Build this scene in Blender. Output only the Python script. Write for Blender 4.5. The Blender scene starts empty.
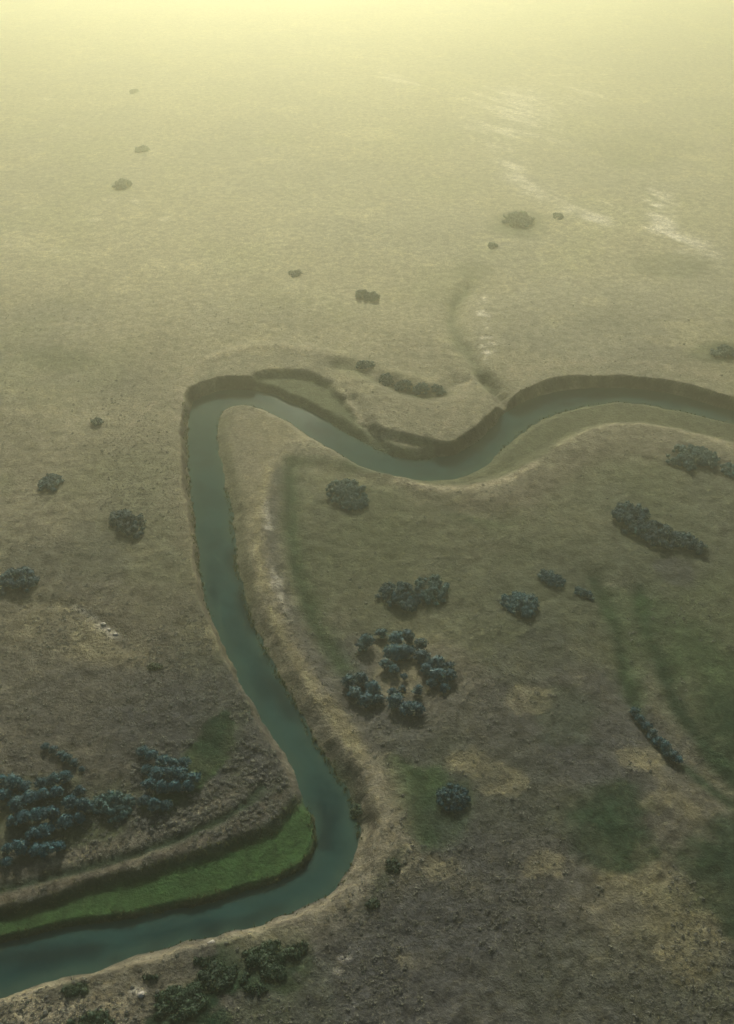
import bpy, math, random
import numpy as np

# ------------------------------------------------------------------ camera, sky, sun, exposure
SC = bpy.context.scene
COL = SC.collection
F, PITCH, H = 1000.0, 35.5, 150.0            # focal length in pixels, tilt below level, flying height

cam_d = bpy.data.cameras.new("camera")
cam = bpy.data.objects.new("camera", cam_d)
COL.objects.link(cam)
cam.location = (0, 0, H)
cam.rotation_euler = (math.radians(90 - PITCH), 0, 0)
cam_d.sensor_fit = 'VERTICAL'
cam_d.sensor_height = 24.0
cam_d.lens = F * 24.0 / 1024.0
cam_d.clip_start = 1.0
cam_d.clip_end = 30000.0
SC.camera = cam

SUN_EL, SUN_AZ = math.radians(26), math.radians(-4)      # azimuth from +Y, negative = towards -X (left)
world = bpy.data.worlds.new("World")
SC.world = world
world.use_nodes = True
wn = world.node_tree
sky = wn.nodes.new("ShaderNodeTexSky")
sky.sky_type = 'NISHITA'
sky.sun_disc = False
sky.sun_elevation = SUN_EL
sky.sun_rotation = SUN_AZ
sky.dust_density = 1.0
wn.links.new(sky.outputs[0], wn.nodes["Background"].inputs[0])
wn.nodes["Background"].inputs[1].default_value = 0.05

sun_d = bpy.data.lights.new("sun", 'SUN')
sun_d.energy = 4.6
sun_d.angle = math.radians(0.6)
sun_d.color = (1.0, 0.96, 0.86)
sun = bpy.data.objects.new("sun", sun_d)
COL.objects.link(sun)
sun.location = (-300, 600, 500)
# lamp shines along its local -Z; tilt by the zenith angle then turn to the azimuth
sun.rotation_euler = (-(math.pi / 2 - SUN_EL), 0, -SUN_AZ)
sun.rotation_mode = 'XYZ'

SC.view_settings.view_transform = 'Standard'
SC.view_settings.look = 'None'
SC.view_settings.gamma = 1.0
SC.view_settings.exposure = 0.75
SC.view_settings.use_curve_mapping = False
SC.cycles.volume_bounces = 2
SC.cycles.max_bounces = 6
SC.cycles.use_denoising = True

HAZE_DENSITY = 0.0013
HAZE_G = 0.91
HAZE_COLOR = (0.965, 0.962, 0.715)

# ------------------------------------------------------------------ helpers
rng = np.random.default_rng(11)
random.seed(5)
cP, sP = math.cos(math.radians(PITCH)), math.sin(math.radians(PITCH))


def at(px, py, z=0.0):
    """a point of the photograph as a place on the ground at height z"""
    dx, dy = (px - 367.0) / F, (512.0 - py) / F
    t = (z - H) / (-sP + cP * dy)
    return (dx * t, (cP + sP * dy) * t)


def pts(lst, z=0.0):
    return np.array([at(p[0], p[1], z) for p in lst], dtype=np.float64)


def metre_per_px(py):
    return H / ((py - (512 - F * math.tan(math.radians(PITCH)))) * cP)


def chaikin(p, closed=True, n=2):
    p = np.asarray(p, float)
    for _ in range(n):
        q = np.roll(p, -1, axis=0) if closed else p[1:]
        a = p if closed else p[:-1]
        r = np.empty((len(a) * 2, 2))
        r[0::2] = a * .75 + q * .25
        r[1::2] = a * .25 + q * .75
        if not closed:
            r = np.vstack([p[:1], r, p[-1:]])
        p = r
    return p


def hash2(ix, iy, seed):
    n = (ix.astype(np.int64) * 374761393 + iy.astype(np.int64) * 668265263 + seed * 974634777) & 0xffffffff
    n = ((n ^ (n >> 13)) * 1274126177) & 0xffffffff
    return ((n ^ (n >> 16)) & 0xffff).astype(np.float32) / 65535.0


def vnoise(x, y, seed):
    ix, iy = np.floor(x), np.floor(y)
    fx, fy = (x - ix).astype(np.float32), (y - iy).astype(np.float32)
    fx = fx * fx * (3 - 2 * fx)
    fy = fy * fy * (3 - 2 * fy)
    a, b = hash2(ix, iy, seed), hash2(ix + 1, iy, seed)
    c, d = hash2(ix, iy + 1, seed), hash2(ix + 1, iy + 1, seed)
    return (a + (b - a) * fx) * (1 - fy) + (c + (d - c) * fx) * fy


def fbm(x, y, wl, octv=4, seed=0, rough=0.5):
    """0..1, first wavelength wl metres"""
    out, amp, tot = 0.0, 1.0, 0.0
    for o in range(octv):
        s = 2.0 ** o / wl
        ca, sa = math.cos(o * 1.1 + .4), math.sin(o * 1.1 + .4)
        out = out + amp * vnoise((x * ca - y * sa) * s + 17.3 * o, (x * sa + y * ca) * s + 9.1 * o, seed + o * 7)
        tot += amp
        amp *= rough
    return out / tot


def sstep(a, b, v):
    t = np.clip((v - a) / (b - a), 0, 1)
    return t * t * (3 - 2 * t)


def setprops(o, label=None, cat=None, group=None, kind=None):
    if label:
        o["label"] = label
    if cat:
        o["category"] = cat
    if group:
        o["group"] = group
    if kind:
        o["kind"] = kind


def mesh_from(name, V, faces_flat, loop_tot, mat=None, smooth=False):
    """V (n,3); faces as flat loop indices with equal loop count loop_tot"""
    me = bpy.data.meshes.new(name)
    V = np.asarray(V, np.float32)
    L = np.asarray(faces_flat, np.int32).ravel()
    nf = len(L) // loop_tot
    me.vertices.add(len(V))
    me.vertices.foreach_set("co", V.ravel())
    me.loops.add(len(L))
    me.loops.foreach_set("vertex_index", L)
    me.polygons.add(nf)
    me.polygons.foreach_set("loop_start", np.arange(nf, dtype=np.int32) * loop_tot)
    me.polygons.foreach_set("loop_total", np.full(nf, loop_tot, np.int32))
    if smooth:
        me.polygons.foreach_set("use_smooth", np.ones(nf, bool))
    me.update()
    me.validate()
    if mat:
        me.materials.append(mat)
    return me


def link(name, me, parent=None):
    o = bpy.data.objects.new(name, me)
    COL.objects.link(o)
    if parent:
        o.parent = parent
    return o


def new_mat(name):
    m = bpy.data.materials.new(name)
    m.use_nodes = True
    nt = m.node_tree
    return m, nt, nt.nodes["Principled BSDF"]


# ------------------------------------------------------------------ materials
def leaf_material(name, dark, light, var=0.25, through=.2):
    m, nt, b = new_mat(name)
    N, L = nt.nodes, nt.links
    tc = N.new("ShaderNodeTexCoord")
    nz = N.new("ShaderNodeTexNoise")
    nz.inputs["Scale"].default_value = 1.4
    nz.inputs["Detail"].default_value = 3
    L.new(tc.outputs["Object"], nz.inputs["Vector"])
    info = N.new("ShaderNodeObjectInfo")
    add = N.new("ShaderNodeMath")
    add.operation = 'MULTIPLY_ADD'
    add.inputs[1].default_value = var
    L.new(info.outputs["Random"], add.inputs[0])
    L.new(nz.outputs["Fac"], add.inputs[2])
    ramp = N.new("ShaderNodeValToRGB")
    ramp.color_ramp.elements[0].position = .35
    ramp.color_ramp.elements[0].color = (*dark, 1)
    ramp.color_ramp.elements[1].position = .85
    ramp.color_ramp.elements[1].color = (*light, 1)
    L.new(add.outputs[0], ramp.inputs[0])
    L.new(ramp.outputs[0], b.inputs["Base Color"])
    b.inputs["Roughness"].default_value = .65
    b.inputs["Specular IOR Level"].default_value = .25
    tr = N.new("ShaderNodeBsdfTranslucent")
    L.new(ramp.outputs[0], tr.inputs["Color"])
    ms = N.new("ShaderNodeMixShader")
    ms.inputs[0].default_value = through
    L.new(b.outputs[0], ms.inputs[1])
    L.new(tr.outputs[0], ms.inputs[2])
    L.new(ms.outputs[0], [q for q in N if q.type == 'OUTPUT_MATERIAL'][0].inputs["Surface"])
    return m


M_BUSH = leaf_material("teal_green_leaves", (.003, .026, .038), (.030, .128, .150))
M_GREY = leaf_material("grey_green_leaves", (.022, .066, .066), (.065, .155, .148))
M_FAR = leaf_material("haze_paled_far_leaves", (.055, .095, .080), (.12, .185, .150))  # haze fade painted into the leaf colour of the distant shrubs
M_LOW = leaf_material("dark_green_leaves", (.010, .030, .016), (.034, .070, .034))
M_SAGE = leaf_material("sage_leaves", (.12, .125, .104), (.24, .238, .195), .25, .5)
M_REED = leaf_material("bank_grass_blades", (.040, .060, .022), (.12, .13, .06), .25, .4)
M_BARK, _nt, _b = new_mat("bark")
_n = _nt.nodes.new("ShaderNodeTexNoise")
_n.inputs["Scale"].default_value = 6
_r = _nt.nodes.new("ShaderNodeValToRGB")
_r.color_ramp.elements[0].color = (.06, .045, .035, 1)
_r.color_ramp.elements[1].color = (.17, .14, .11, 1)
_nt.links.new(_n.outputs["Fac"], _r.inputs[0])
_nt.links.new(_r.outputs[0], _b.inputs["Base Color"])
_b.inputs["Roughness"].default_value = .9
M_ROCK, _nt, _b = new_mat("pale_stone")
_n = _nt.nodes.new("ShaderNodeTexNoise")
_n.inputs["Scale"].default_value = 3
_r = _nt.nodes.new("ShaderNodeValToRGB")
_r.color_ramp.elements[0].color = (.20, .18, .15, 1)
_r.color_ramp.elements[1].color = (.42, .39, .33, 1)
_nt.links.new(_n.outputs["Fac"], _r.inputs[0])
_nt.links.new(_r.outputs[0], _b.inputs["Base Color"])
_b.inputs["Roughness"].default_value = .9


def ground_material():
    m, nt, b = new_mat("prairie_ground")
    N, L = nt.nodes, nt.links
    at_ = N.new("ShaderNodeAttribute")
    at_.attribute_name = "soil"
    geo = N.new("ShaderNodeTexCoord")

    def noise(scale, detail, rough=.6, dist=0.0):
        n = N.new("ShaderNodeTexNoise")
        n.inputs["Scale"].default_value = scale
        n.inputs["Detail"].default_value = detail
        n.inputs["Roughness"].default_value = rough
        n.inputs["Distortion"].default_value = dist
        L.new(geo.outputs["Object"], n.inputs["Vector"])
        return n

    n1, n2, n3 = noise(.35, 5, .65, .6), noise(1.3, 4, .7), noise(.06, 3)
    # grain: fine light and dark tufts, added as a multiplier on the soil colour

    def rangemap(src, lo, hi, a, c):
        r = N.new("ShaderNodeMapRange")
        r.inputs["From Min"].default_value = lo
        r.inputs["From Max"].default_value = hi
        r.inputs["To Min"].default_value = a
        r.inputs["To Max"].default_value = c
        L.new(src, r.inputs["Value"])
        return r.outputs["Result"]

    def mul(a, c):
        mm = N.new("ShaderNodeMath")
        mm.operation = 'MULTIPLY'
        L.new(a, mm.inputs[0])
        L.new(c, mm.inputs[1])
        return mm.outputs[0]
    g = mul(rangemap(n1.outputs["Fac"], .36, .64, .62, 1.38), rangemap(n2.outputs["Fac"], .34, .66, .58, 1.42))
    g = mul(g, rangemap(n3.outputs["Fac"], .3, .7, .92, 1.08))
    vm = N.new("ShaderNodeVectorMath")
    vm.operation = 'SCALE'
    L.new(at_.outputs["Color"], vm.inputs[0])
    L.new(g, vm.inputs["Scale"])
    # dry straw in some of the tufts
    mix = N.new("ShaderNodeMix")
    mix.data_type = 'RGBA'
    mix.blend_type = 'MULTIPLY'
    n4 = noise(.8, 3, .6)
    L.new(rangemap(n4.outputs["Fac"], .52, .72, 0, .8), mix.inputs[0])
    L.new(vm.outputs[0], mix.inputs[6])
    mix.inputs[7].default_value = (1.25, 1.15, .85, 1)
    L.new(mix.outputs[2], b.inputs["Base Color"])
    bump = N.new("ShaderNodeBump")
    bump.inputs["Strength"].default_value = .8
    bump.inputs["Distance"].default_value = .5
    L.new(n2.outputs["Fac"], bump.inputs["Height"])
    L.new(bump.outputs[0], b.inputs["Normal"])
    b.inputs["Roughness"].default_value = 1.0
    b.inputs["Specular IOR Level"].default_value = .1
    return m


def water_material():
    m, nt, b = new_mat("river_water")
    N, L = nt.nodes, nt.links
    tc = N.new("ShaderNodeTexCoord")
    n = N.new("ShaderNodeTexNoise")
    n.inputs["Scale"].default_value = .09
    n.inputs["Detail"].default_value = 4
    n.inputs["Distortion"].default_value = .8
    L.new(tc.outputs["Object"], n.inputs["Vector"])
    r = N.new("ShaderNodeValToRGB")
    r.color_ramp.elements[0].position = .33
    r.color_ramp.elements[0].color = (.008, .027, .029, 1)
    r.color_ramp.elements[1].position = .62
    r.color_ramp.elements[1].color = (.021, .055, .050, 1)
    L.new(n.outputs["Fac"], r.inputs[0])
    at_ = N.new("ShaderNodeAttribute")
    at_.attribute_name = "depth"
    mx = N.new("ShaderNodeMix")
    mx.data_type = 'RGBA'
    L.new(at_.outputs["Fac"], mx.inputs[0])
    mx.inputs[6].default_value = (.028, .058, .047, 1)      # shallow water over mud near the edge
    L.new(r.outputs[0], mx.inputs[7])
    aw = N.new("ShaderNodeAttribute")
    aw.attribute_name = "weed"
    mw = N.new("ShaderNodeMix")
    mw.data_type = 'RGBA'
    L.new(aw.outputs["Fac"], mw.inputs[0])
    L.new(mx.outputs[2], mw.inputs[6])
    mw.inputs[7].default_value = (.008, .016, .018, 1)         # dark weed under the surface
    L.new(mw.outputs[2], b.inputs["Base Color"])
    n2 = N.new("ShaderNodeTexNoise")
    n2.inputs["Scale"].default_value = 1.6
    n2.inputs["Detail"].default_value = 3
    L.new(tc.outputs["Object"], n2.inputs["Vector"])
    bp = N.new("ShaderNodeBump")
    bp.inputs["Strength"].default_value = .006
    bp.inputs["Distance"].default_value = .2
    L.new(n2.outputs["Fac"], bp.inputs["Height"])
    L.new(bp.outputs[0], b.inputs["Normal"])
    b.inputs["Roughness"].default_value = .08
    b.inputs["Specular IOR Level"].default_value = .006
    b.inputs["IOR"].default_value = 1.33
    return m


# ------------------------------------------------------------------ the lie of the land
ZW = -4.0                                                    # water level below the plain
BANK_N = [(-900, 1010), (-500, 985), (-250, 978), (-120, 966), (-40, 952), (0, 943), (50, 933), (100, 923), (150, 914),
          (200, 904), (250, 891), (290, 877), (311, 862), (317, 845), (315, 825), (308, 800), (302, 781), (292, 760),
          (276, 736), (262, 714), (248, 691), (235, 667), (222, 641), (212, 615), (205, 590), (199, 560), (196, 530),
          (193, 500), (190, 470), (188, 440), (188, 415), (193, 402), (205, 394), (225, 390), (250, 389), (275, 395),
          (300, 406), (325, 421), (350, 437), (372, 450), (395, 459), (420, 461), (440, 458), (460, 453), (478, 443),
          (490, 430), (503, 415), (517, 405), (537, 397), (562, 391), (590, 388), (620, 388), (650, 390), (680, 396),
          (710, 405), (740, 413), (790, 425), (900, 446), (1100, 452), (1400, 425), (1900, 380)]
BANK_S = [(-900, 1110), (-500, 1050), (-250, 1042), (-120, 1023), (-40, 1004), (0, 993), (50, 979), (100, 965), (150, 951),
          (200, 938), (250, 925), (290, 914), (320, 900), (340, 885), (352, 865), (358, 840), (355, 815), (346, 795),
          (331, 770), (313, 742), (296, 712), (279, 680), (263, 650), (251, 625), (241, 600), (235, 570), (232, 540),
          (229, 510), (225, 490), (219, 465), (216, 440), (217, 420), (224, 408), (240, 404), (258, 406), (275, 413),
          (300, 428), (325, 444), (350, 459), (375, 470), (405, 478), (440, 480), (462, 476), (480, 467), (497, 452),
          (515, 436), (535, 422), (560, 411), (590, 404), (620, 401), (650, 404), (690, 413), (740, 425), (790, 438),
          (900, 462), (1100, 470), (1400, 441), (1900, 392)]
bn, bs = chaikin(pts(BANK_N, ZW), False, 1), chaikin(pts(BANK_S, ZW), False, 1)
RIVER = np.vstack([bn, bs[::-1]])


def axis(fine_lo, fine_hi, step, mids, end_lo, end_hi):
    a = list(np.arange(fine_lo, fine_hi + 1e-6, step))
    s = step
    v = a[-1]
    for lim, st in mids:
        while v < lim:
            s = min(st, s * 1.06)
            v += s
            a.append(v)
    while v < end_hi:
        s *= 1.25
        v += s
        a.append(v)
    v, s = a[0], step
    lo = []
    for lim, st in (mids if end_lo < -3000 else [(0, 2)]):
        while -v < lim and v > end_lo:
            s = min(st, s * 1.06)
            v -= s
            lo.append(v)
    while v > end_lo:
        s *= 1.25
        v -= s
        lo.append(v)
    return np.array(lo[::-1] + a, np.float64)


AX = axis(-140, 140, .5, [(350, 1.5)], -6000, 6000)
AY = axis(62, 345, .5, [(620, 1.1), (1050, 2.2)], -1500, 7000)
GX, GY = np.meshgrid(AX, AY)
GX32, GY32 = GX.astype(np.float32), GY.astype(np.float32)


def window(p, pad):
    x0, x1 = p[:, 0].min() - pad, p[:, 0].max() + pad
    y0, y1 = p[:, 1].min() - pad, p[:, 1].max() + pad
    return (slice(*np.searchsorted(AY, [y0, y1])), slice(*np.searchsorted(AX, [x0, x1])))


def poly_dist(p, X, Y, closed):
    """distance to the outline, and inside test for a closed one"""
    best = np.full(X.shape, 1e12, np.float32)
    ins = np.zeros(X.shape, bool)
    n = len(p)
    for i in range(n if closed else n - 1):
        (ax, ay), (bx, by) = p[i], p[(i + 1) % n]
        dx, dy = bx - ax, by - ay
        ll = dx * dx + dy * dy + 1e-9
        t = np.clip(((X - ax) * dx + (Y - ay) * dy) / ll, 0, 1)
        d = (X - ax - t * dx) ** 2 + (Y - ay - t * dy) ** 2
        np.minimum(best, d, out=best)
        if closed and ay != by:
            c = ((ay > Y) != (by > Y)) & (X < (bx - ax) * (Y - ay) / (by - ay) + ax)
            ins ^= c
    d = np.sqrt(best)
    return np.where(ins, -d, d) if closed else d


def sd_poly(p, pad=30.0):
    w = window(p, pad)
    return w, poly_dist(p, GX32[w], GY32[w], True)


def d_line(p, pad=30.0):
    w = window(p, pad)
    return w, poly_dist(p, GX32[w], GY32[w], False)


wob = (fbm(GX32, GY32, 5.0, 3, 51) - .5)                     # uneven edges
wob2 = (fbm(GX32, GY32, 26.0, 4, 61) - .5)

wR, _s = sd_poly(RIVER, 45)
SDR = np.full(GX.shape, 60.0, np.float32)
SDR[wR] = _s

near = sstep(900, 250, np.hypot(GX32, GY32 - 150))
Z = (fbm(GX32, GY32, 90, 4, 3) - .5) * 3.0 + (fbm(GX32, GY32, 600, 3, 8) - .5) * 16 * (1 - near)
Z *= (.25 + .75 * sstep(5, 60, SDR))
Z += ((fbm(GX32, GY32, 9, 3, 23) - .5) * .35 + (fbm(GX32, GY32, 2.4, 2, 29) - .5) * .5) * (.25 + .75 * sstep(330, 190, GY32 + wob2 * 60))

LOWS = {}


def low(name, px, floor, edge, z0=-1.5):
    w, s = sd_poly(chaikin(pts(px, z0), True, 2), 20)
    s = s + wob[w] * 2.2
    t = sstep(0, -edge, s)
    LOWS[name] = (w, s)
    Z[w] = Z[w] * (1 - t) + (floor + (Z[w]) * .35) * t


# the tongue of land inside the tight bends lies lower than the plain; it rises to it over some 25 m
_mid = [(270, 902), (310, 880), (334, 850), (336, 820), (325, 785), (302, 745), (270, 695), (240, 640), (220, 590), (212, 530), (206, 470), (203, 420),
        (214, 401), (240, 397), (265, 402), (300, 417), (340, 440), (380, 462), (420, 470), (460, 465), (490, 442), (512, 424)]
_inner = [(520, 500), (565, 560), (520, 640), (455, 720), (432, 800), (402, 850), (350, 900), (290, 935)]
_w, _s = sd_poly(np.vstack([pts(_mid, ZW), pts(_inner, 0)]), 2)
_d = poly_dist(np.vstack([pts(_mid[-1:], ZW), pts(_inner, 0), pts(_mid[:1], ZW)]), GX32[_w], GY32[_w], False)
Z[_w] -= 1.7 * sstep(0, 24, _d) * (_s < 0)
# and so does the ground behind the green bar
_mid2 = [(-600, 1040), (-300, 1015), (-120, 995), (0, 968), (100, 941), (200, 920), (270, 902), (310, 880), (334, 850), (336, 820), (325, 785), (302, 745), (270, 695)]
_in2 = [(232, 688), (175, 705), (100, 740), (0, 770), (-120, 800), (-300, 835), (-600, 860)]
_w, _s = sd_poly(np.vstack([pts(_mid2, ZW), pts(_in2, 0)]), 2)
_d = poly_dist(np.vstack([pts(_mid2[-1:], ZW), pts(_in2, 0)]), GX32[_w], GY32[_w], False)
Z[_w] -= 1.6 * sstep(0, 27, _d) * (_s < 0)
low("north bench", [(246, 386), (250, 376), (275, 371), (305, 373), (328, 382), (345, 396), (357, 414), (380, 428), (410, 438),
                    (438, 441), (446, 455), (420, 470), (380, 464), (340, 446), (300, 415), (270, 398)], -1.9, 2.8)
low("lower terrace", [(-600, 915), (-250, 925), (-60, 903), (0, 886), (50, 875), (100, 861), (150, 847), (200, 828), (245, 808), (283, 783), (300, 776), (325, 800), (335, 850), (315, 885), (200, 920), (0, 965), (-250, 1000), (-600, 1010)], -1.3, 4.0, -1.6)
low("green bar", [(-600, 940), (-250, 950), (-60, 929), (0, 908), (50, 896), (100, 876), (150, 864), (200, 849), (250, 833), (280, 815),
                  (298, 792), (306, 782), (325, 800), (335, 850), (315, 885), (200, 920), (0, 965), (-250, 1000), (-600, 1010)], -2.4, 2.4, -2.2)
low("inner strip", [(200, 400), (250, 392), (300, 410), (330, 432), (318, 438), (290, 445), (274, 470), (264, 510), (262, 550),
                    (273, 590), (290, 630), (315, 675), (345, 720), (368, 760), (376, 800), (325, 800), (225, 640), (205, 520), (198, 430)], -1.6, 9.0)
low("south bar", [(395, 470), (405, 482), (440, 488), (480, 488), (520, 477), (548, 458), (585, 437), (620, 427), (670, 432),
                  (740, 450), (900, 490), (1100, 500), (1100, 460), (900, 440), (740, 402), (620, 380), (540, 392), (490, 432), (440, 462)], -2.5, 6.5)
low("south shore", [(340, 790), (372, 800), (392, 850), (378, 885), (340, 915), (290, 932), (200, 955), (100, 985), (0, 1015),
                    (-200, 1060), (-200, 1020), (0, 985), (200, 930), (320, 890), (345, 850)], -1.7, 6.0)


def trench(px, depth, width, z0=0.0):
    w, d = d_line(chaikin(pts(px, z0), False, 2), 25)
    Z[w] -= depth * np.exp(-((d + wob[w] * 2) / width) ** 2)


trench([(-60, 908), (0, 889), (50, 878), (100, 864), (150, 849), (200, 830), (240, 808), (262, 785)], .45, 1.0, -1.6)
trench([(590, 575), (610, 610), (622, 655), (635, 700), (660, 735), (690, 765), (720, 795), (790, 850)], 1.3, 4.5)
trench([(636, 590), (650, 640), (670, 690), (700, 740), (740, 780)], .7, 4)
trench([(468, 285), (450, 310), (455, 335), (475, 362), (495, 385), (507, 402)], 1.6, 3.5)
trench([(484, 374), (497, 388), (509, 405)], 2.0, 2.2)
trench([(352, 398), (366, 420), (384, 440)], 1.2, 2.0)
trench([(338, 365), (362, 368), (385, 382), (415, 393), (440, 394), (458, 380)], 1.4, 4.0)
trench([(288, 455), (290, 500), (293, 550), (305, 600), (330, 650), (360, 700)], .6, 3.0)
trench([(-100, 700), (0, 610), (60, 600), (110, 625), (150, 660)], .5, 2.0)
trench([(300, 460), (360, 468), (420, 490), (470, 505), (510, 520)], .5, 3.0)
for ridge in ([(180, 400), (186, 375), (210, 358), (250, 347), (300, 348), (345, 358), (380, 372), (430, 385)],
              [(275, 470), (262, 520), (268, 580), (295, 640), (330, 700), (372, 760), (392, 820), (400, 850)]):
    trench(ridge, -.55, 3.5)

# the channel itself: bank down to the water's edge and a bed under the water
sdr_w = SDR + wob * 1.8
bankw = .7 + 7.0 * np.clip(fbm(GX32, GY32, 11, 3, 77) - .46, 0, 1)
for _l in ([q for q in BANK_S if 470 < q[0] < 1200 and q[1] < 480], [q for q in BANK_S if 215 < q[0] < 500 and 400 < q[1] < 870],
           [q for q in BANK_S if -130 < q[0] < 360 and 830 < q[1]], [q for q in BANK_N if 330 < q[0] < 440 and q[1] < 470]):
    _w, _d = d_line(pts(_l, ZW), 14)
    bankw[_w] += (4.2 - bankw[_w]) * sstep(12, 5, _d)
_w, _d = d_line(pts([q for q in BANK_N if -600 < q[0] < 320 and q[1] > 840], ZW), 14)
bankw[_w] += (.7 - bankw[_w]) * sstep(9, 5, _d)
tb = sstep(bankw, 0.0, sdr_w)
Z = Z * (1 - tb) + (ZW - .15) * tb
tin = sstep(0.2, -2.5, sdr_w)
Z = Z - tin * 1.2
Z = Z.astype(np.float32)


def zat(x, y):
    x, y = np.asarray(x, float), np.asarray(y, float)
    i = np.clip(np.searchsorted(AX, x) - 1, 0, len(AX) - 2)
    j = np.clip(np.searchsorted(AY, y) - 1, 0, len(AY) - 2)
    fx, fy = (x - AX[i]) / (AX[i + 1] - AX[i]), (y - AY[j]) / (AY[j + 1] - AY[j])
    return (Z[j, i] * (1 - fx) + Z[j, i + 1] * fx) * (1 - fy) + (Z[j + 1, i] * (1 - fx) + Z[j + 1, i + 1] * fx) * fy


def near_grid(A, x, y):
    i = np.clip(np.searchsorted(AX, x), 0, len(AX) - 1)
    j = np.clip(np.searchsorted(AY, y), 0, len(AY) - 1)
    return A[j, i]


# ------------------------------------------------------------------ what grows on it: soil and grass colours
C = dict(dry=(.076, .070, .051), grey=(.045, .046, .044), olive=(.050, .060, .031), tan=(.150, .134, .094), green=(.020, .045, .016), rank=(.024, .060, .017), dark=(.009, .024, .012),
         straw=(.165, .146, .085), white=(.56, .52, .42), earth=(.040, .030, .026), sand=(.28, .245, .165), brown=(.080, .066, .050))
ALB = np.empty(GX.shape + (3,), np.float32)
m0 = sstep(.38, .62, fbm(GX32, GY32, 55, 5, 101))[..., None]
ALB[:] = np.array(C['dry'], np.float32) * m0 + np.array(C['grey'], np.float32) * (1 - m0)
m1 = (sstep(.55, .75, fbm(GX32, GY32, 38, 5, 131)) * .5)[..., None]
ALB[:] = ALB * (1 - m1) + np.array(C['olive'], np.float32) * m1
m2 = (sstep(.60, .78, fbm(GX32, GY32, 14, 4, 151)) * .45)[..., None]
ALB[:] = ALB * (1 - m2) + np.array(C['straw'], np.float32) * m2


mf = (sstep(125, 430, GY32 + wob2 * 90))[..., None]  # far plain: pale dry grass plus haze brightness painted into its colour
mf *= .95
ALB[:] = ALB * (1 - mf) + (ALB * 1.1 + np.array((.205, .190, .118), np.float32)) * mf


def blend(w, t, col):
    t = np.clip(t, 0, 1)[..., None].astype(np.float32)
    ALB[w] = ALB[w] * (1 - t) + np.array(C[col], np.float32) * t


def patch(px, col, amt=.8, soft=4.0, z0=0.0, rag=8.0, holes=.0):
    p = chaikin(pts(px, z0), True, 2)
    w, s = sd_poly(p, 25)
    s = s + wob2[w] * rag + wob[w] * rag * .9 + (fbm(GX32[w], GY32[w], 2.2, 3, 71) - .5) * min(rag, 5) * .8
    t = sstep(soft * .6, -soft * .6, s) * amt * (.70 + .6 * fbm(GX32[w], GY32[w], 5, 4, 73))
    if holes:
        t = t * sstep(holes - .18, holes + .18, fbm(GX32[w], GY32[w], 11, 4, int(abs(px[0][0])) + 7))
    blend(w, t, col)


def spot(px, py, rx, ry, col, amt=.8, soft=.5, holes=0.0, rag=1.0):
    n = 14
    patch([(px + rx * math.cos(2 * math.pi * k / n), py + ry * math.sin(2 * math.pi * k / n)) for k in range(n)],
          col, amt, max(.8, soft * rx * metre_per_px(py) * .5), 0, rag * rx * metre_per_px(py) * .5, holes)


def stroke(px, width, col, amt=.8, z0=0.0, rag=1.5, broken=0.0, wl=7.0, streak=False):
    w, d = d_line(chaikin(pts(px, z0), False, 2), 25)
    d = d + wob[w] * rag
    t = np.exp(-np.clip(d / width, 0, 9) ** 2) * amt
    if broken:
        u, v = GX32[w], GY32[w]
        if streak:
            u, v = u * .45 + v * .18, v * .42 + u * .45
        t = t * sstep(broken - .08, broken + .10, fbm(u, v, wl, 5, 311, .62))
    blend(w, t, col)


# fields of greener grass
patch([(290, 452), (340, 462), (420, 492), (520, 505), (560, 470), (620, 450), (760, 470), (780, 700), (690, 780), (640, 720), (600, 660), (520, 690),
       (440, 640), (330, 640), (300, 590), (288, 520)], 'olive', .62, 7, rag=14)
patch([(640, 580), (760, 560), (790, 830), (720, 790), (670, 710)], 'olive', .70, 7, rag=14)
stroke([(592, 578), (611, 612), (622, 655), (632, 700), (640, 715)], 1.7, 'dark', .95, -1, 1.5)
stroke([(618, 585), (632, 620), (640, 660), (655, 700), (680, 740), (705, 772), (745, 800)], 2.6, 'tan', .38, -.5, 3)
stroke([(684, 768), (705, 785), (730, 805), (770, 830)], 1.4, 'dark', .9, -1, 1.5)
stroke([(640, 588), (645, 625), (660, 655), (668, 690), (700, 740), (740, 785)], 1.9, 'dark', .95, 0, 2.5)
stroke([(640, 760), (655, 775), (672, 790), (690, 812)], 1.6, 'straw', .6, 0, 4)
stroke([(395, 830), (425, 805)], .7, 'straw', .5)
patch([(600, 590), (640, 585), (660, 660), (655, 720), (622, 690), (612, 640)], 'green', .50, 3, rag=7)
patch([(640, 600), (665, 640), (690, 700), (734, 770), (790, 830), (790, 690), (720, 640), (670, 595)], 'green', .50, 5, rag=10)
patch([(690, 670), (734, 690), (790, 720), (790, 830), (740, 790), (712, 745)], 'dark', .75, 5, rag=10)
patch([(555, 790), (600, 765), (655, 785), (665, 850), (625, 890), (572, 872)], 'dark', .85, 4, rag=8)
patch([(650, 870), (700, 830), (790, 790), (790, 990), (735, 975), (695, 925)], 'dark', .80, 6, rag=14)
patch([(530, 700), (570, 680), (600, 710), (590, 745), (545, 745)], 'green', .45, 3, rag=8)
patch([(385, 745), (420, 760), (470, 790), (470, 840), (425, 858), (398, 835), (385, 790)], 'green', .85, 3, rag=7)
patch([(395, 800), (430, 790), (450, 820), (430, 852), (402, 838)], 'dark', .75, 2.5, rag=5)
patch([(196, 742), (218, 712), (238, 714), (240, 735), (215, 765), (190, 800), (150, 812), (165, 790)], 'green', .98, .9, rag=4)
patch([(200, 735), (220, 710), (238, 712), (238, 732), (214, 758), (195, 778)], 'dark', .95, .9, -.6, rag=3)
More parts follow.
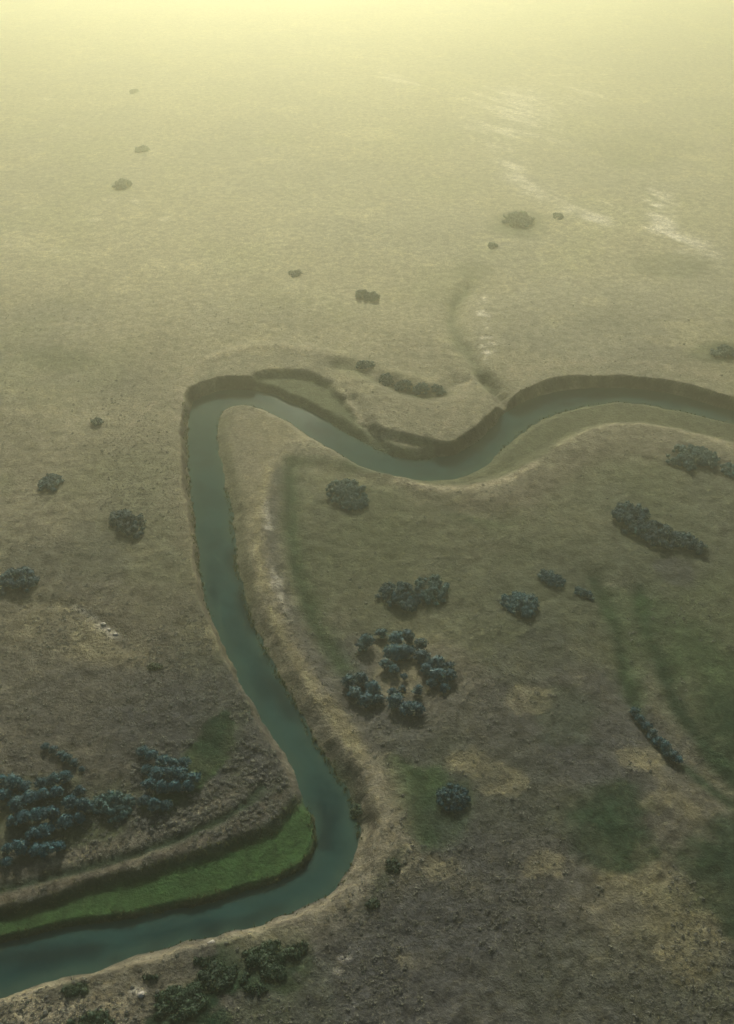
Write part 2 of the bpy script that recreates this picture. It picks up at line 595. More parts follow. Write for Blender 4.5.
patch([(-20, 770), (60, 770), (140, 790), (200, 745), (205, 780), (160, 812), (60, 850), (-20, 880)], 'olive', .5, 3, rag=8)
patch([(0, 355), (60, 340), (110, 360), (60, 380)], 'olive', .5, 6, rag=10)
patch([(-10, 470), (15, 472), (18, 490), (0, 500)], 'green', .3, 2, rag=4)
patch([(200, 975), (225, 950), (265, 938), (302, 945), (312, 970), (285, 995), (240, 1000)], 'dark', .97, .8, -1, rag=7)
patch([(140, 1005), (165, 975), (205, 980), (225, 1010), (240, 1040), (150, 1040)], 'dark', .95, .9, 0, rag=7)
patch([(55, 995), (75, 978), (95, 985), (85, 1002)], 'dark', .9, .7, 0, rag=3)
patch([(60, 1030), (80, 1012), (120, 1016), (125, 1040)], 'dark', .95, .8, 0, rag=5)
patch([(230, 1000), (320, 960), (350, 1000), (340, 1040), (240, 1040)], 'olive', .5, 3, rag=7)
# grey sage flats and pale dry ground
patch([(330, 930), (420, 850), (520, 830), (640, 890), (700, 960), (700, 1060), (300, 1060)], 'grey', .55, 6, rag=12)
patch([(480, 660), (600, 640), (600, 760), (520, 850), (420, 850), (470, 740)], 'grey', .40, 6, rag=14)
patch([(600, 880), (660, 900), (724, 960), (690, 990), (620, 960)], 'straw', .50, 4, rag=12, holes=.5)
patch([(655, 935), (700, 925), (725, 965), (690, 1000), (655, 985)], 'straw', .45, 2, rag=6, holes=.42)
for q in ((470, 760), (500, 780), (530, 700), (560, 680), (505, 850), (545, 865), (640, 760), (655, 800), (590, 900), (440, 870), (420, 960)):
    spot(q[0], q[1], 24, 14, 'straw', .55, .6, .5, 1.5)
patch([(650, 560), (680, 555), (705, 575), (690, 590), (660, 580)], 'grey', .7, 2, rag=4)
spot(70, 560, 60, 40, 'grey', .35)
spot(90, 700, 80, 40, 'grey', .45)
# banks and bars
for nm, col, amt, hole in (("north bench", 'green', .60, 0), ("green bar", 'rank', .94, 0), ("south bar", 'olive', .75, 0)):
    w, s = LOWS[nm]
    blend(w, sstep(-.3, -2.0, s) * amt, col)
w, s = LOWS["inner strip"]
blend(w, sstep(1, -4, s) * .70, 'tan')
blend(w, sstep(0, -5, s) * sstep(.35, .6, fbm(GX32[w], GY32[w], 9, 3, 91)) * .45, 'straw')
NOTUFT = np.zeros(GX.shape, np.float32)
for _n in LOWS:
    _w, _s = LOWS[_n]
    if _n not in ("lower terrace", "south shore", "peninsula"):
        NOTUFT[_w] = np.maximum(NOTUFT[_w], sstep(2, -2, _s))
stroke([(222, 420), (224, 460), (234, 500), (240, 560), (250, 610)], 3.0, 'olive', .50, ZW)
stroke([(283, 450), (272, 480), (265, 520), (270, 580), (296, 640), (330, 700), (366, 750), (385, 800), (392, 850)], 3.2, 'tan', .75, -1)
stroke([(278, 470), (270, 520), (277, 580), (303, 640), (338, 700), (372, 750)], 1.9, 'grey', .75, -1.7, 2)
stroke([(268, 470), (255, 520), (262, 590), (288, 650), (320, 700), (350, 745)], 1.2, 'straw', .95, -1.8, 2.0, .34)
stroke([(330, 700), (352, 735), (362, 760)], 1.2, 'straw', .7, -1.8)
stroke([(266, 500), (269, 560), (288, 620)], .8, 'white', .30, -1, 3, .5)
stroke([(290, 458), (291, 500), (293, 550), (306, 600), (326, 640), (345, 668)], 2.4, 'green', .75, -1.7)
stroke([(289, 458), (289, 500), (291, 550), (303, 600), (322, 640)], 1.2, 'dark', .55, -1.7, 1.0)
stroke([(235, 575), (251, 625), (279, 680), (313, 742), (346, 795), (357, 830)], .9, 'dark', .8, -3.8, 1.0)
stroke([(300, 460), (340, 463), (390, 470)], 2.2, 'green', .5, -1.7)
stroke([(430, 500), (460, 510), (500, 522)], 2.0, 'green', .5, 0, 3)
stroke([(395, 482), (430, 489), (470, 492), (505, 487), (535, 472)], 1.5, 'sand', .75, -2.5)
stroke([(560, 447), (600, 428), (640, 426), (690, 436), (740, 450)], 1.8, 'sand', .35, -1.5, 4)
stroke([(420, 495), (480, 505), (530, 497), (575, 462), (620, 445), (740, 468)], 4.5, 'brown', .45, 0, 5)
stroke([(360, 425), (385, 440), (420, 453)], 1.6, 'sand', .6, -3, 2)
stroke([(345, 396), (358, 415), (368, 424)], 1.0, 'sand', .6, -1, 2)
stroke([(436, 442), (440, 432), (447, 424)], .9, 'sand', .6, 0)
stroke([(300, 420), (330, 433), (352, 447)], 1.0, 'brown', .6, -3)
stroke([(340, 362), (385, 380), (415, 392), (440, 392)], 3.5, 'green', .55, 0, 3, .35)
stroke([(468, 285), (450, 310), (455, 335), (475, 362), (495, 385)], 2.8, 'green', .50, 0, 3)
stroke([(445, 425), (462, 395), (474, 375)], 1.0, 'sand', .4)
stroke([(180, 400), (186, 375), (210, 358), (250, 347), (300, 348), (345, 358), (372, 372)], 2.4, 'sand', .40, 0, 3)
stroke([(176, 420), (182, 392)], 1.2, 'sand', .55, 0)
stroke([(182, 440), (184, 480), (190, 540), (200, 590)], 2.0, 'straw', .40, 0, 2)
stroke([(514, 374), (560, 362), (620, 360), (690, 370), (740, 382)], 2.5, 'sand', .30, 0, 4)
# lower-left bank strip
stroke([(-60, 915), (0, 897), (60, 884), (130, 862), (190, 842), (245, 822), (285, 790), (295, 770), (270, 735)], 2.4, 'tan', .40, -1.8)
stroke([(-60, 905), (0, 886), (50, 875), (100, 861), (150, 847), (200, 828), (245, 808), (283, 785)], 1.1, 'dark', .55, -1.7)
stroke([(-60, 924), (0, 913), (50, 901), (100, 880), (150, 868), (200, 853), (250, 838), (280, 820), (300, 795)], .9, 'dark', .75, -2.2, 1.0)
stroke([(-20, 868), (60, 852), (130, 832), (200, 800)], 4, 'grey', .5, -1.3)
stroke([(-20, 878), (60, 862), (130, 842), (200, 815), (250, 780)], 1.6, 'tan', .6, -1.5, 2)
stroke([(250, 700), (225, 745), (236, 770)], 1.5, 'olive', .5)
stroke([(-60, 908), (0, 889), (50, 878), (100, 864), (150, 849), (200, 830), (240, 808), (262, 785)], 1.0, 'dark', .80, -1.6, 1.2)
stroke([(-60, 918), (0, 898), (50, 887), (100, 873), (150, 859), (200, 842), (245, 822), (280, 795)], 1.0, 'brown', .60, -1.7, 1.2)
patch([(150, 812), (190, 795), (205, 775), (190, 790), (140, 800)], 'green', .8, 1.0, -.8, rag=3)
patch([(60, 850), (95, 835), (130, 825), (100, 822), (60, 835)], 'olive', .8, 1.0, -.8, rag=3)
# bottom shore
stroke([(-20, 1000), (60, 985), (140, 962), (200, 945), (255, 934)], 1.6, 'sand', .35, -2.5, 2)
stroke([(255, 930), (300, 917), (330, 902), (350, 880), (360, 850), (360, 820)], 1.1, 'sand', .40, -3, 1.5)
stroke([(358, 815), (350, 790), (335, 765)], 1.5, 'green', .55, -3, 1.5)
stroke([(375, 790), (385, 850), (365, 895), (310, 928), (255, 942)], 4.5, 'tan', .60, -1.5)
stroke([(402, 850), (385, 880), (365, 910)], 1.2, 'dark', .6, 0, 2.5, .4)
patch([(-20, 1010), (60, 1000), (130, 985), (150, 1000), (130, 1030), (-20, 1045)], 'sand', .45, 3, rag=7, holes=.45)
for q in ((140, 992, 9, 4), (120, 988, 6, 3), (345, 958, 6, 3), (60, 1010, 10, 3), (338, 972, 4, 3)):
    spot(*q, 'white', .5, .7, .4, 1.4)
# pale stony streak on the left, alkali scars far off
stroke([(75, 605), (95, 615), (104, 627), (114, 634)], .8, 'white', .50, 0, 2.0, .42)
stroke([(118, 636), (128, 648)], .6, 'grey', .5)
stroke([(130, 425), (145, 412), (155, 402)], .7, 'sand', .5)
stroke([(485, 295), (482, 320), (488, 340), (487, 362)], 1.8, 'white', .75, 0, 5, .50, 3.5)
stroke([(512, 165), (525, 180), (540, 188)], 6.5, 'white', 0.95, 0, 12, 0.48, 6, True)
stroke([(548, 190), (575, 200), (600, 215)], 10, 'white', 0.84, 0, 20, 0.51, 6, True)
stroke([(505, 95), (520, 120), (510, 140)], 20, 'white', 0.68, 0, 40, 0.50, 6, True)
stroke([(560, 75), (590, 100)], 24, 'white', 0.5, 0, 40, 0.59, 6, True)
stroke([(650, 170), (662, 195), (658, 222), (685, 240), (705, 252)], 5, 'white', 0.8, 0, 12, 0.48, 6, True)
stroke([(655, 228), (680, 240), (700, 250)], 3.0, 'white', 0.95, 0, 7, 0.45, 6, True)
stroke([(380, 75), (420, 85)], 14, 'white', 0.5, 0, 30, 0.59, 6, True)
for q in ((25, 207), (10, 245), (40, 250), (55, 250), (5, 260), (110, 200), (135, 200), (165, 218), (95, 218), (60, 125), (45, 98)):
    spot(q[0], q[1], 6, 2, 'white', .40, .9, .45, 2.0)
stroke([(45, 325), (90, 325), (135, 328)], 1.3, 'sand', .5, 0, 2)
for q in ((520, 225, 30, 14, .45), (475, 270, 18, 9, .35), (665, 265, 40, 12, .3), (640, 150, 50, 18, .22), (720, 352, 30, 10, .5)):
    spot(q[0], q[1], q[2], q[3], 'green', q[4], 1.0)
# bare, steep earth wherever the bank is a cut
gy_, gx_ = np.gradient(Z, AY, AX)
slope = np.hypot(gx_, gy_)
cut = sstep(.8, 1.6, slope) * (SDR < 14)
cliff = np.zeros(GX.shape, np.float32)
for _l in ([(181, 480), (183, 430), (187, 397), (205, 384), (240, 379), (262, 381)], [(436, 450), (460, 441), (482, 424), (503, 404), (530, 388), (570, 380), (620, 379), (680, 386), (740, 398), (900, 430)]):
    _w, _d = d_line(pts(_l, -2), 20)
    cliff[_w] = np.maximum(cliff[_w], sstep(8, 4.5, _d))
blend((slice(None), slice(None)), cut * .95 * cliff * (.45 + .55 * sstep(.36, .56, fbm(GX32, GY32, 6, 3, 211))), 'earth')
blend((slice(None), slice(None)), cut * .55 * (1 - cliff), 'brown')
blend((slice(None), slice(None)), sstep(.5, -.6, SDR), 'earth')

nyy, nxx = GX.shape
idx = np.arange(nyy * nxx, dtype=np.int32).reshape(nyy, nxx)
quads = np.stack([idx[:-1, :-1], idx[:-1, 1:], idx[1:, 1:], idx[1:, :-1]], -1).reshape(-1)
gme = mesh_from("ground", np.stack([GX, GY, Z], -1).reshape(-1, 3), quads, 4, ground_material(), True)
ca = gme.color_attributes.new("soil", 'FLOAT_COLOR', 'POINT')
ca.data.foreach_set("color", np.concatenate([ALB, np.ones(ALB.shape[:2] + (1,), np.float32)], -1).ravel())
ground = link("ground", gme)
setprops(ground, "dry grass prairie cut by the river, with green and bare patches", "ground", kind="structure")

# ------------------------------------------------------------------ the river's surface
def resample(p, n):
    d = np.r_[0, np.cumsum(np.hypot(*np.diff(p, axis=0).T))]
    u = np.linspace(0, d[-1], n)
    return np.stack([np.interp(u, d, p[:, 0]), np.interp(u, d, p[:, 1])], 1)


# both banks were drawn with matching corners, so station k of one faces station k of the other
sA = chaikin(pts(BANK_N[:58], ZW), False, 2)
sB = chaikin(pts(BANK_S[:58], ZW), False, 2)
nst = 700
A_, B_ = resample(sA, nst), resample(sB, nst)
WX0, WX1 = AX[AX > -420][0], AX[AX < 430][-1]
sel_x = (AX > -420) & (AX < 430)
sel_y = (AY > 62) & (AY < 345)
jx, jy = np.where(sel_x)[0][::2], np.where(sel_y)[0][::2]
sub = SDR[np.ix_(jy, jx)]
keep_v = sub < 2.4
cell = keep_v[:-1, :-1] & keep_v[:-1, 1:] & keep_v[1:, 1:] & keep_v[1:, :-1]
ii = np.arange(sub.size, dtype=np.int32).reshape(sub.shape)
q = np.stack([ii[:-1, :-1], ii[:-1, 1:], ii[1:, 1:], ii[1:, :-1]], -1)[cell].reshape(-1)
used, inv = np.unique(q, return_inverse=True)
WX, WY = np.meshgrid(AX[jx], AY[jy])
wv = np.stack([WX.ravel()[used], WY.ravel()[used], np.full(len(used), ZW)], -1)
wme = mesh_from("river", wv, inv.astype(np.int32), 4, water_material(), True)
wa = wme.attributes.new("depth", 'FLOAT', 'POINT')
wa.data.foreach_set("value", sstep(.0, -2.6, sub.ravel()[used] + wob[np.ix_(jy, jx)].ravel()[used] * 3).astype(np.float32))
WEED = np.zeros(GX.shape, np.float32)
for _l, _wd in (([(226, 540), (236, 590), (252, 635), (272, 680), (296, 722), (306, 742)], 1.3), ([(318, 792), (326, 822), (322, 850), (312, 868)], 1.5), ([(230, 425), (222, 440), (224, 470)], .8),
                ([(120, 958), (200, 934), (280, 908)], 1.2), ([(0, 962), (60, 955), (110, 944)], 1.4), ([(520, 425), (560, 405), (620, 396)], 1.0)):
    _w, _d = d_line(pts(_l, ZW), 10)
    WEED[_w] = np.maximum(WEED[_w], np.exp(-((_d + wob[_w] * 2.5) / _wd) ** 2) * sstep(.38, .58, fbm(GX32[_w], GY32[_w], 8, 3, 611)))
ww = wme.attributes.new("weed", 'FLOAT', 'POINT')
ww.data.foreach_set("value", (WEED[np.ix_(jy, jx)].ravel()[used] * .8).astype(np.float32))
river = link("river", wme)
setprops(river, "blue-green river winding in tight bends through the prairie", "river", kind="structure")

# ------------------------------------------------------------------ haze
hm = bpy.data.materials.new("warm_haze")
hm.use_nodes = True
hnt = hm.node_tree
for n in list(hnt.nodes):
    if n.type == 'BSDF_PRINCIPLED':
        hnt.nodes.remove(n)
pv = hnt.nodes.new("ShaderNodeVolumePrincipled")
pv.inputs["Color"].default_value = (*HAZE_COLOR, 1)
pv.inputs["Density"].default_value = HAZE_DENSITY
pv.inputs["Anisotropy"].default_value = HAZE_G
hnt.links.new(pv.outputs[0], [n for n in hnt.nodes if n.type == 'OUTPUT_MATERIAL'][0].inputs["Volume"])
zb, zt = float(Z.min()) - 1.0, H + 4.0
hx0, hx1, hy0, hy1 = AX[0] - 5, AX[-1] + 5, AY[0] - 5, AY[-1] + 5
hv = [(x, y, z) for z in (zb, zt) for y in (hy0, hy1) for x in (hx0, hx1)]
hf = [0, 2, 3, 1, 4, 5, 7, 6, 0, 1, 5, 4, 2, 6, 7, 3, 0, 4, 6, 2, 1, 3, 7, 5]
hz = link("haze", mesh_from("haze", hv, hf, 4, hm))
setprops(hz, "warm pale yellow haze thickening over the far plain", "haze", kind="stuff")


# ------------------------------------------------------------------ bushes
def ico(sub_=1):
    import bmesh
    bm = bmesh.new()
    bmesh.ops.create_icosphere(bm, subdivisions=sub_, radius=1)
    v = np.array([x.co[:] for x in bm.verts])
    f = np.array([[x.index for x in fc.verts] for fc in bm.faces])
    bm.free()
    return v, f


ICO_V, ICO_F = ico(1)


def leaf_cloud(lobes, leaf, per_m2, r, core=True, jit=.35):
    """lobes (x,y,z,rx,rz): triangles of foliage over every lobe plus an uneven inner mass that keeps it from being see-through"""
    V, Fc, base = [], [], 0
    for (x, y, z, rx, rz) in lobes:
        n = max(14, int(per_m2 * 4 * math.pi * rx * rz))
        d = r.normal(size=(n, 3))
        d[:, 2] = np.abs(d[:, 2]) * 1.0 - .45 * r.random(n)
        d /= np.linalg.norm(d, axis=1)[:, None]
        rad = .70 + .48 * r.random(n) ** 1.3
        c = d * rad[:, None] * np.array([rx, rx, rz]) + np.array([x, y, z])
        nr = d + r.normal(size=(n, 3)) * jit
        nr /= np.linalg.norm(nr, axis=1)[:, None]
        t = np.cross(nr, r.normal(size=(n, 3)))
        t /= np.linalg.norm(t, axis=1)[:, None]
        b = np.cross(nr, t)
        s = (leaf * (.6 + .8 * r.random(n)))[:, None]
        tri = np.stack([c - t * s * .5, c + t * s * .5 , c + b * s * .95 + nr * s * .15], 1)
        V.append(tri.reshape(-1, 3))
        Fc.append(np.arange(n * 3).reshape(n, 3) + base)
        base += n * 3
        if not core:
            continue
        k = 1 + (r.random(len(ICO_V))[:, None] - .5) * .35
        V.append(ICO_V * k * np.array([rx, rx, rz]) * .74 + np.array([x, y, z]))
        Fc.append(ICO_F + base)
        base += len(ICO_V)
    V = np.vstack(V)
    return V, np.vstack(Fc)


def trunk_mesh(name, height, r, spread, n_limbs=4):
    """tapered trunk forking low into limbs"""
    V, Fc = [], []

    def tube(path, radii, sides=6):
        b0 = len(V)
        for k, (p, rd) in enumerate(zip(path, radii)):
            for s in range(sides):
                a = 2 * math.pi * s / sides
                V.append((p[0] + rd * math.cos(a), p[1] + rd * math.sin(a), p[2]))
        for k in range(len(path) - 1):
            for s in range(sides):
                s2 = (s + 1) % sides
                Fc.append((b0 + k * sides + s, b0 + k * sides + s2, b0 + (k + 1) * sides + s2, b0 + (k + 1) * sides + s))
    R0 = .035 * height + .04
    tube([(0, 0, -.4), (0, 0, .2), (.03, .02, height * .35)], [R0 * 1.3, R0, R0 * .8])
    for k in range(n_limbs):
        a = 2 * math.pi * (k + r.random() * .6) / n_limbs
        sx, sy = math.cos(a) * spread, math.sin(a) * spread
        tube([(.0, .0, height * .1), (sx * .35, sy * .35, height * .42), (sx * .7, sy * .7, height * .78)], [R0 * .7, R0 * .5, R0 * .15])
    return mesh_from(name, V, np.array(Fc).ravel(), 4, M_BARK, True)


def lobes_round(r, rad, hgt, n):
    out = [(0, 0, hgt * .55, rad * .62, hgt * .45)]
    for k in range(n):
        a = 2 * math.pi * (k + .7 * r.random()) / n
        q = rad * (.45 + .3 * r.random())
        rr = rad * (.34 + .20 * r.random())
        out.append((math.cos(a) * q, math.sin(a) * q, hgt * (.30 + .32 * r.random()), rr, rr * (.85 + .3 * r.random())))
    for k in range(max(2, n // 2)):
        a = 2 * math.pi * r.random()
        q = rad * .35 * r.random()
        rr = rad * (.28 + .16 * r.random())
        out.append((math.cos(a) * q, math.sin(a) * q, hgt * (.72 + .15 * r.random()), rr, rr))
    return out


def crown_mesh(name, lobes, mat, r, leaf=.30, per=11):
    V, Fc = leaf_cloud(lobes, leaf, per, r)
    return mesh_from(name, V, Fc.ravel(), 3, mat)


# eight single-crown bushes to copy
PROTO = []
for k in range(8):
    r = np.random.default_rng(100 + k)
    PROTO.append((crown_mesh("bush_crown", lobes_round(r, 1.25, 2.5, 5 + k % 3), M_BUSH, r), trunk_mesh("bush_trunk", 2.3, r, .8)))


def bush(px, py, wpx, label, group=None, mat=None, hscale=.74):
    """one rounded bush: px, py is where its foot stands"""
    x, y = at(px, py, 0)
    z = float(zat(x, y))
    x, y = at(px, py, z)
    rad = wpx * metre_per_px(py) * .5
    k = random.randrange(8)
    root = bpy.data.objects.new("bush", None)
    COL.objects.link(root)
    root.empty_display_size = .5
    s = rad / 1.3
    root.location = (x, y, float(zat(x, y)) - .05)
    root.rotation_euler = (0, 0, random.uniform(0, 6.28))
    root.scale = (s, s, s * hscale * random.uniform(.88, 1.12))
    setprops(root, label, "bush", group)
    c = link("crown", PROTO[k][0], root)
    if mat:
        c.material_slots[0].link = 'OBJECT'
        c.material_slots[0].material = mat
    link("trunk", PROTO[k][1], root)
    return root


def shrub(px, py, wpx, hpx, label, seed, mat=None, slant=0.0, hgt=None, lobe=.62, name="shrub", fill=1.0, group=None):
    """a many-crowned shrub spreading over an oval wpx by hpx in the photograph; px, py is the oval's middle on the ground"""
    r = np.random.default_rng(seed)
    m = mat or M_BUSH
    x0, y0 = at(px, py)
    x0, y0 = at(px, py, float(zat(x0, y0)))
    a = wpx * metre_per_px(py) * .5
    y1 = at(px, py - hpx * .5)[1]
    y2 = at(px, py + hpx * .5)[1]
    h_ = (hgt or min(2.6, max(1.4, a * .5))) * .8
    b = max(a * .35, (y1 - y2) * .5 - h_ * .35)
    lr = lobe * min(1.6, max(.9, a * .35))
    n = int(fill * 1.9 * a * b / (lr * lr)) + 4
    lob, tries = [], 0
    while len(lob) < n and tries < n * 40:
        tries += 1
        u, v = r.uniform(-1, 1), r.uniform(-1, 1)
        lim_ = 1.0 if name != 'thicket' else (.12 + 1.6 * vnoise(np.array([math.cos(math.atan2(v, u)) * 2.6 + 50]), np.array([math.sin(math.atan2(v, u)) * 2.6 + 50]), seed)[0])
        if u * u + v * v > lim_ * (.75 + .25 * r.random()):
            continue
        lx, ly = u * a * .9, v * b * .9 - u * slant * a
        dmin = min([math.hypot(lx - q[0], ly - q[1]) for q in lob] or [9])
        if dmin < lr * (.38 if name == 'thicket' else .72):
            continue
        if u * u + v * v > .2 and fbm(np.array([lx]), np.array([ly]), max(1.6, a * .55), 2, seed + 900)[0] < (.36 if name == 'thicket' else .30):
            continue
        e = 1 - (.1 if name == 'thicket' else .45) * (u * u + v * v)
        rr = lr * ((.45 + .9 * r.random() ** 2) if name == 'thicket' else (.65 + .6 * r.random()))
        gz = float(zat(x0 + lx, y0 + ly)) - float(zat(x0, y0))
        hh = h_ * e * (.65 + .5 * r.random())
        lob.append((lx, ly, gz + hh * .5, rr, max(.5 * hh, rr * .7)))
        if hh > lr * 1.4:
            lob.append((lx + r.normal() * .15, ly + r.normal() * .15, gz + hh * .85, rr * .75, rr * .7))
    root = bpy.data.objects.new(name, None)
    COL.objects.link(root)
    root.location = (x0, y0, float(zat(x0, y0)) - .05)
    setprops(root, label, "shrub", group)
    link("crown", crown_mesh("shrub_crown", lob, m, r, .28 if metre_per_px(py) < .3 else .45, 11 if metre_per_px(py) < .3 else 6), root)
    link("trunk", trunk_mesh("shrub_trunk", h_ * .8, r, min(a, b) * .6, 6), root)
    return root


# lone shrubs scattered over the plain
shrub(50, 485, 27, 22, "dark shrub standing alone on the left plain, uppermost of three big ones", 1)
shrub(128, 524, 43, 30, "long dark shrub slanting downhill between the left edge and the river", 2, slant=.45)
shrub(18, 583, 44, 34, "broad dark shrub at the left edge of the photo, on dry grass", 3)
shrub(97, 423, 14, 10, "tiny round shrub on the left plain above the three big shrubs", 4, M_GREY)
shrub(348, 496, 48, 36, "pale grey-green oval shrub just inside the river's upper bend", 5, M_GREY, slant=.25, lobe=.5)
shrub(453, 799, 38, 34, "dark shrub alone in the green hollow right of the lower river", 6)
shrub(520, 605, 43, 30, "largest of three shrubs in a row on the right-hand grassland", 7, slant=.25)
shrub(552, 580, 28, 18, "middle-sized shrub, uppermost of the row of three on the right", 8, slant=.4)
shrub(584, 594, 22, 13, "smallest and rightmost shrub of the row of three", 9, slant=.4)
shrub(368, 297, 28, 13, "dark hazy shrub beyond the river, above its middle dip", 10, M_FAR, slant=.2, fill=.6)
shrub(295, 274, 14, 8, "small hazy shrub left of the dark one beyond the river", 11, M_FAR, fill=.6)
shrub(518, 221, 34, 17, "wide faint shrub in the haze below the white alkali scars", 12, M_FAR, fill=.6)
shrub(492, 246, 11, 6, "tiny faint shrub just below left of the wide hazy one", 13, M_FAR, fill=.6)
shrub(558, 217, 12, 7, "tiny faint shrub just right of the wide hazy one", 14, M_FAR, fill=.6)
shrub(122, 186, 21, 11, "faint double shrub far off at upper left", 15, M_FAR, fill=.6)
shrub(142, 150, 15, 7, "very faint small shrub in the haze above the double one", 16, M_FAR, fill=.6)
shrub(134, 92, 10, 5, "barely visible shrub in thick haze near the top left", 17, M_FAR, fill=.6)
shrub(365, 365, 20, 7, "low dull shrub on the far bank, at the head of the old scarp", 18, M_GREY, hgt=1.2)
shrub(722, 353, 26, 12, "grey-green shrub at the right edge beyond the river", 19, M_GREY)
shrub(155, 667, 15, 9, "small low green shrub on the dry flat left of the river", 20, M_LOW, hgt=1.0)
shrub(400, 598, 54, 36, "left and denser of two shrubs touching in mid field", 21, lobe=.55)
shrub(431, 592, 42, 36, "right and looser of two shrubs touching in mid field", 22, M_GREY, lobe=.5, fill=.7)
shrub(113, 808, 48, 36, "flat grey-green shrub between the two lower-left thickets", 23, M_GREY, lobe=.5, hgt=1.7)
shrub(632, 521, 44, 42, "tall wide head of the wedge-shaped thicket on the right", 24, slant=.1, hgt=3.2)
shrub(657, 536, 40, 34, "middle shrub of the wedge-shaped thicket on the right", 25, slant=.3, hgt=2.8)
shrub(686, 544, 38, 22, "low tail end of the wedge-shaped thicket on the right", 26, slant=.35)
shrub(692, 460, 58, 32, "wide dull shrub near the right edge below the river", 27, M_GREY, lobe=.5)
shrub(730, 472, 22, 17, "shrub cut by the right edge below the river", 28, M_GREY)
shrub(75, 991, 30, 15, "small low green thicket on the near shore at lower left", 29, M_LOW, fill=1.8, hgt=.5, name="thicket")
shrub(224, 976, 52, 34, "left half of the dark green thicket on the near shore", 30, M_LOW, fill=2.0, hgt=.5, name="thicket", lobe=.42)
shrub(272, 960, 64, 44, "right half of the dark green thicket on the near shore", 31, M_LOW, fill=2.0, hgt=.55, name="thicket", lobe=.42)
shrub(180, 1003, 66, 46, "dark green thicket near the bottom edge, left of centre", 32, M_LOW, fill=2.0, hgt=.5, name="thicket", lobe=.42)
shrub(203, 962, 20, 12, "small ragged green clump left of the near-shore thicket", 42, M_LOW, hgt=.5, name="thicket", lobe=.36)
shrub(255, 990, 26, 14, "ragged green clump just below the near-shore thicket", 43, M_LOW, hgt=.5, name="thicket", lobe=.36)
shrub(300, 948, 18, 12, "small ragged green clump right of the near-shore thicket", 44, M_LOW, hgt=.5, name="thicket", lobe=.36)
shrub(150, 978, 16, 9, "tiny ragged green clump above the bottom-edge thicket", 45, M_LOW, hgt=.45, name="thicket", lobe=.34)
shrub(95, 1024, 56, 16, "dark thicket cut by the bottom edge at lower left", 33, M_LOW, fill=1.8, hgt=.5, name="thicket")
shrub(357, 812, 11, 16, "small green shrub at the water's edge on the outer bend", 35, M_LOW, hgt=1.0)
shrub(393, 866, 14, 16, "small dark shrub by the bare shore right of the bend", 36, M_LOW, hgt=.9)
shrub(373, 905, 12, 12, "small dark shrub below the bend on the bare shore", 37, M_LOW, hgt=.8)
shrub(386, 382, 16, 10, "left low shrub of four in the old scarp beyond the river", 38, M_GREY, hgt=1.3, slant=.3)
shrub(403, 388, 18, 9, "second low shrub of four in the old scarp beyond the river", 39, M_GREY, hgt=1.3)
shrub(421, 392, 18, 9, "third low shrub of four in the old scarp beyond the river", 40, M_GREY, hgt=1.3)
shrub(438, 392, 14, 8, "right low shrub of four in the old scarp beyond the river", 41, M_GREY, hgt=1.2)

ORD = ["first", "second", "third", "fourth", "fifth", "sixth", "seventh", "eighth", "ninth"]


def thicket(rows, where, group):
    for rname, row in rows:
        row = sorted(row)
        for k, (px, py, w) in enumerate(row):
            if len(row) == 1:
                lab = f"only bush in the {rname} row of {where}"
            else:
                lab = f"{ORD[k]} bush from the left in the {rname} row of {where}"
            bush(px, py, w, lab, group)


thicket([("top", [(366, 645, 17), (381, 636, 13), (396, 644, 19), (408, 640, 16), (420, 648, 17)]),
         ("second", [(362, 650, 13), (392, 657, 20), (405, 655, 20), (421, 660, 20), (437, 667, 20), (449, 669, 12)]),
         ("third", [(385, 668, 15), (394, 673, 13), (404, 679, 9), (427, 673, 17), (440, 680, 20), (450, 678, 14)]),
         ("fourth", [(349, 685, 16), (361, 682, 18), (373, 691, 18), (402, 690, 9), (432, 686, 12), (444, 690, 12), (418, 693, 13)]),
         ("bottom", [(355, 697, 18), (368, 704, 20), (378, 702, 14), (396, 706, 19), (408, 712, 19), (418, 713, 16), (393, 694, 12)])],
        "the ring thicket", "bushes of the ring thicket in mid field")
thicket([("single slanting", [(634, 714, 11), (639, 721, 13), (646, 729, 13), (652, 737, 13), (658, 744, 14), (665, 751, 15), (671, 758, 14), (678, 762, 11)])],
        "the hedge-like thicket at right", "bushes of the hedge-like thicket along the gully")
thicket([("slanting top", [(46, 748, 9), (54, 752, 10), (61, 756, 9), (67, 760, 11), (74, 765, 10), (82, 770, 7)])],
        "the lower-left thicket", "bushes of the big lower-left thicket")
thicket([("back", [(2, 785, 17), (14, 786, 17), (26, 789, 14), (42, 786, 14), (54, 783, 15), (66, 780, 15), (80, 795, 15)]),
         ("middle", [(5, 798, 16), (18, 808, 20), (30, 800, 18), (43, 798, 17), (57, 796, 16), (72, 806, 18), (86, 810, 18)]),
         ("front", [(24, 820, 18), (38, 818, 18), (52, 818, 19), (66, 825, 18), (80, 821, 14), (13, 824, 13)]),
         ("lowest", [(8, 851, 13), (22, 851, 18), (34, 838, 16), (36, 853, 15), (46, 834, 18), (48, 852, 18), (60, 849, 14), (8, 864, 12)])],
        "the big lower-left thicket", "bushes of the big lower-left thicket")
thicket([("back", [(143, 754, 13), (152, 759, 14), (163, 764, 14), (174, 766, 13), (184, 766, 15)]),
         ("middle", [(148, 772, 13), (158, 777, 18), (170, 778, 18), (181, 777, 17), (194, 782, 16)]),
         ("third", [(152, 788, 16), (164, 792, 18), (176, 790, 16), (188, 790, 14)]),
         ("front", [(145, 803, 14), (155, 808, 17), (166, 808, 14)])],
        "the thicket beside the green hollow", "bushes of the thicket beside the lower-left green hollow")

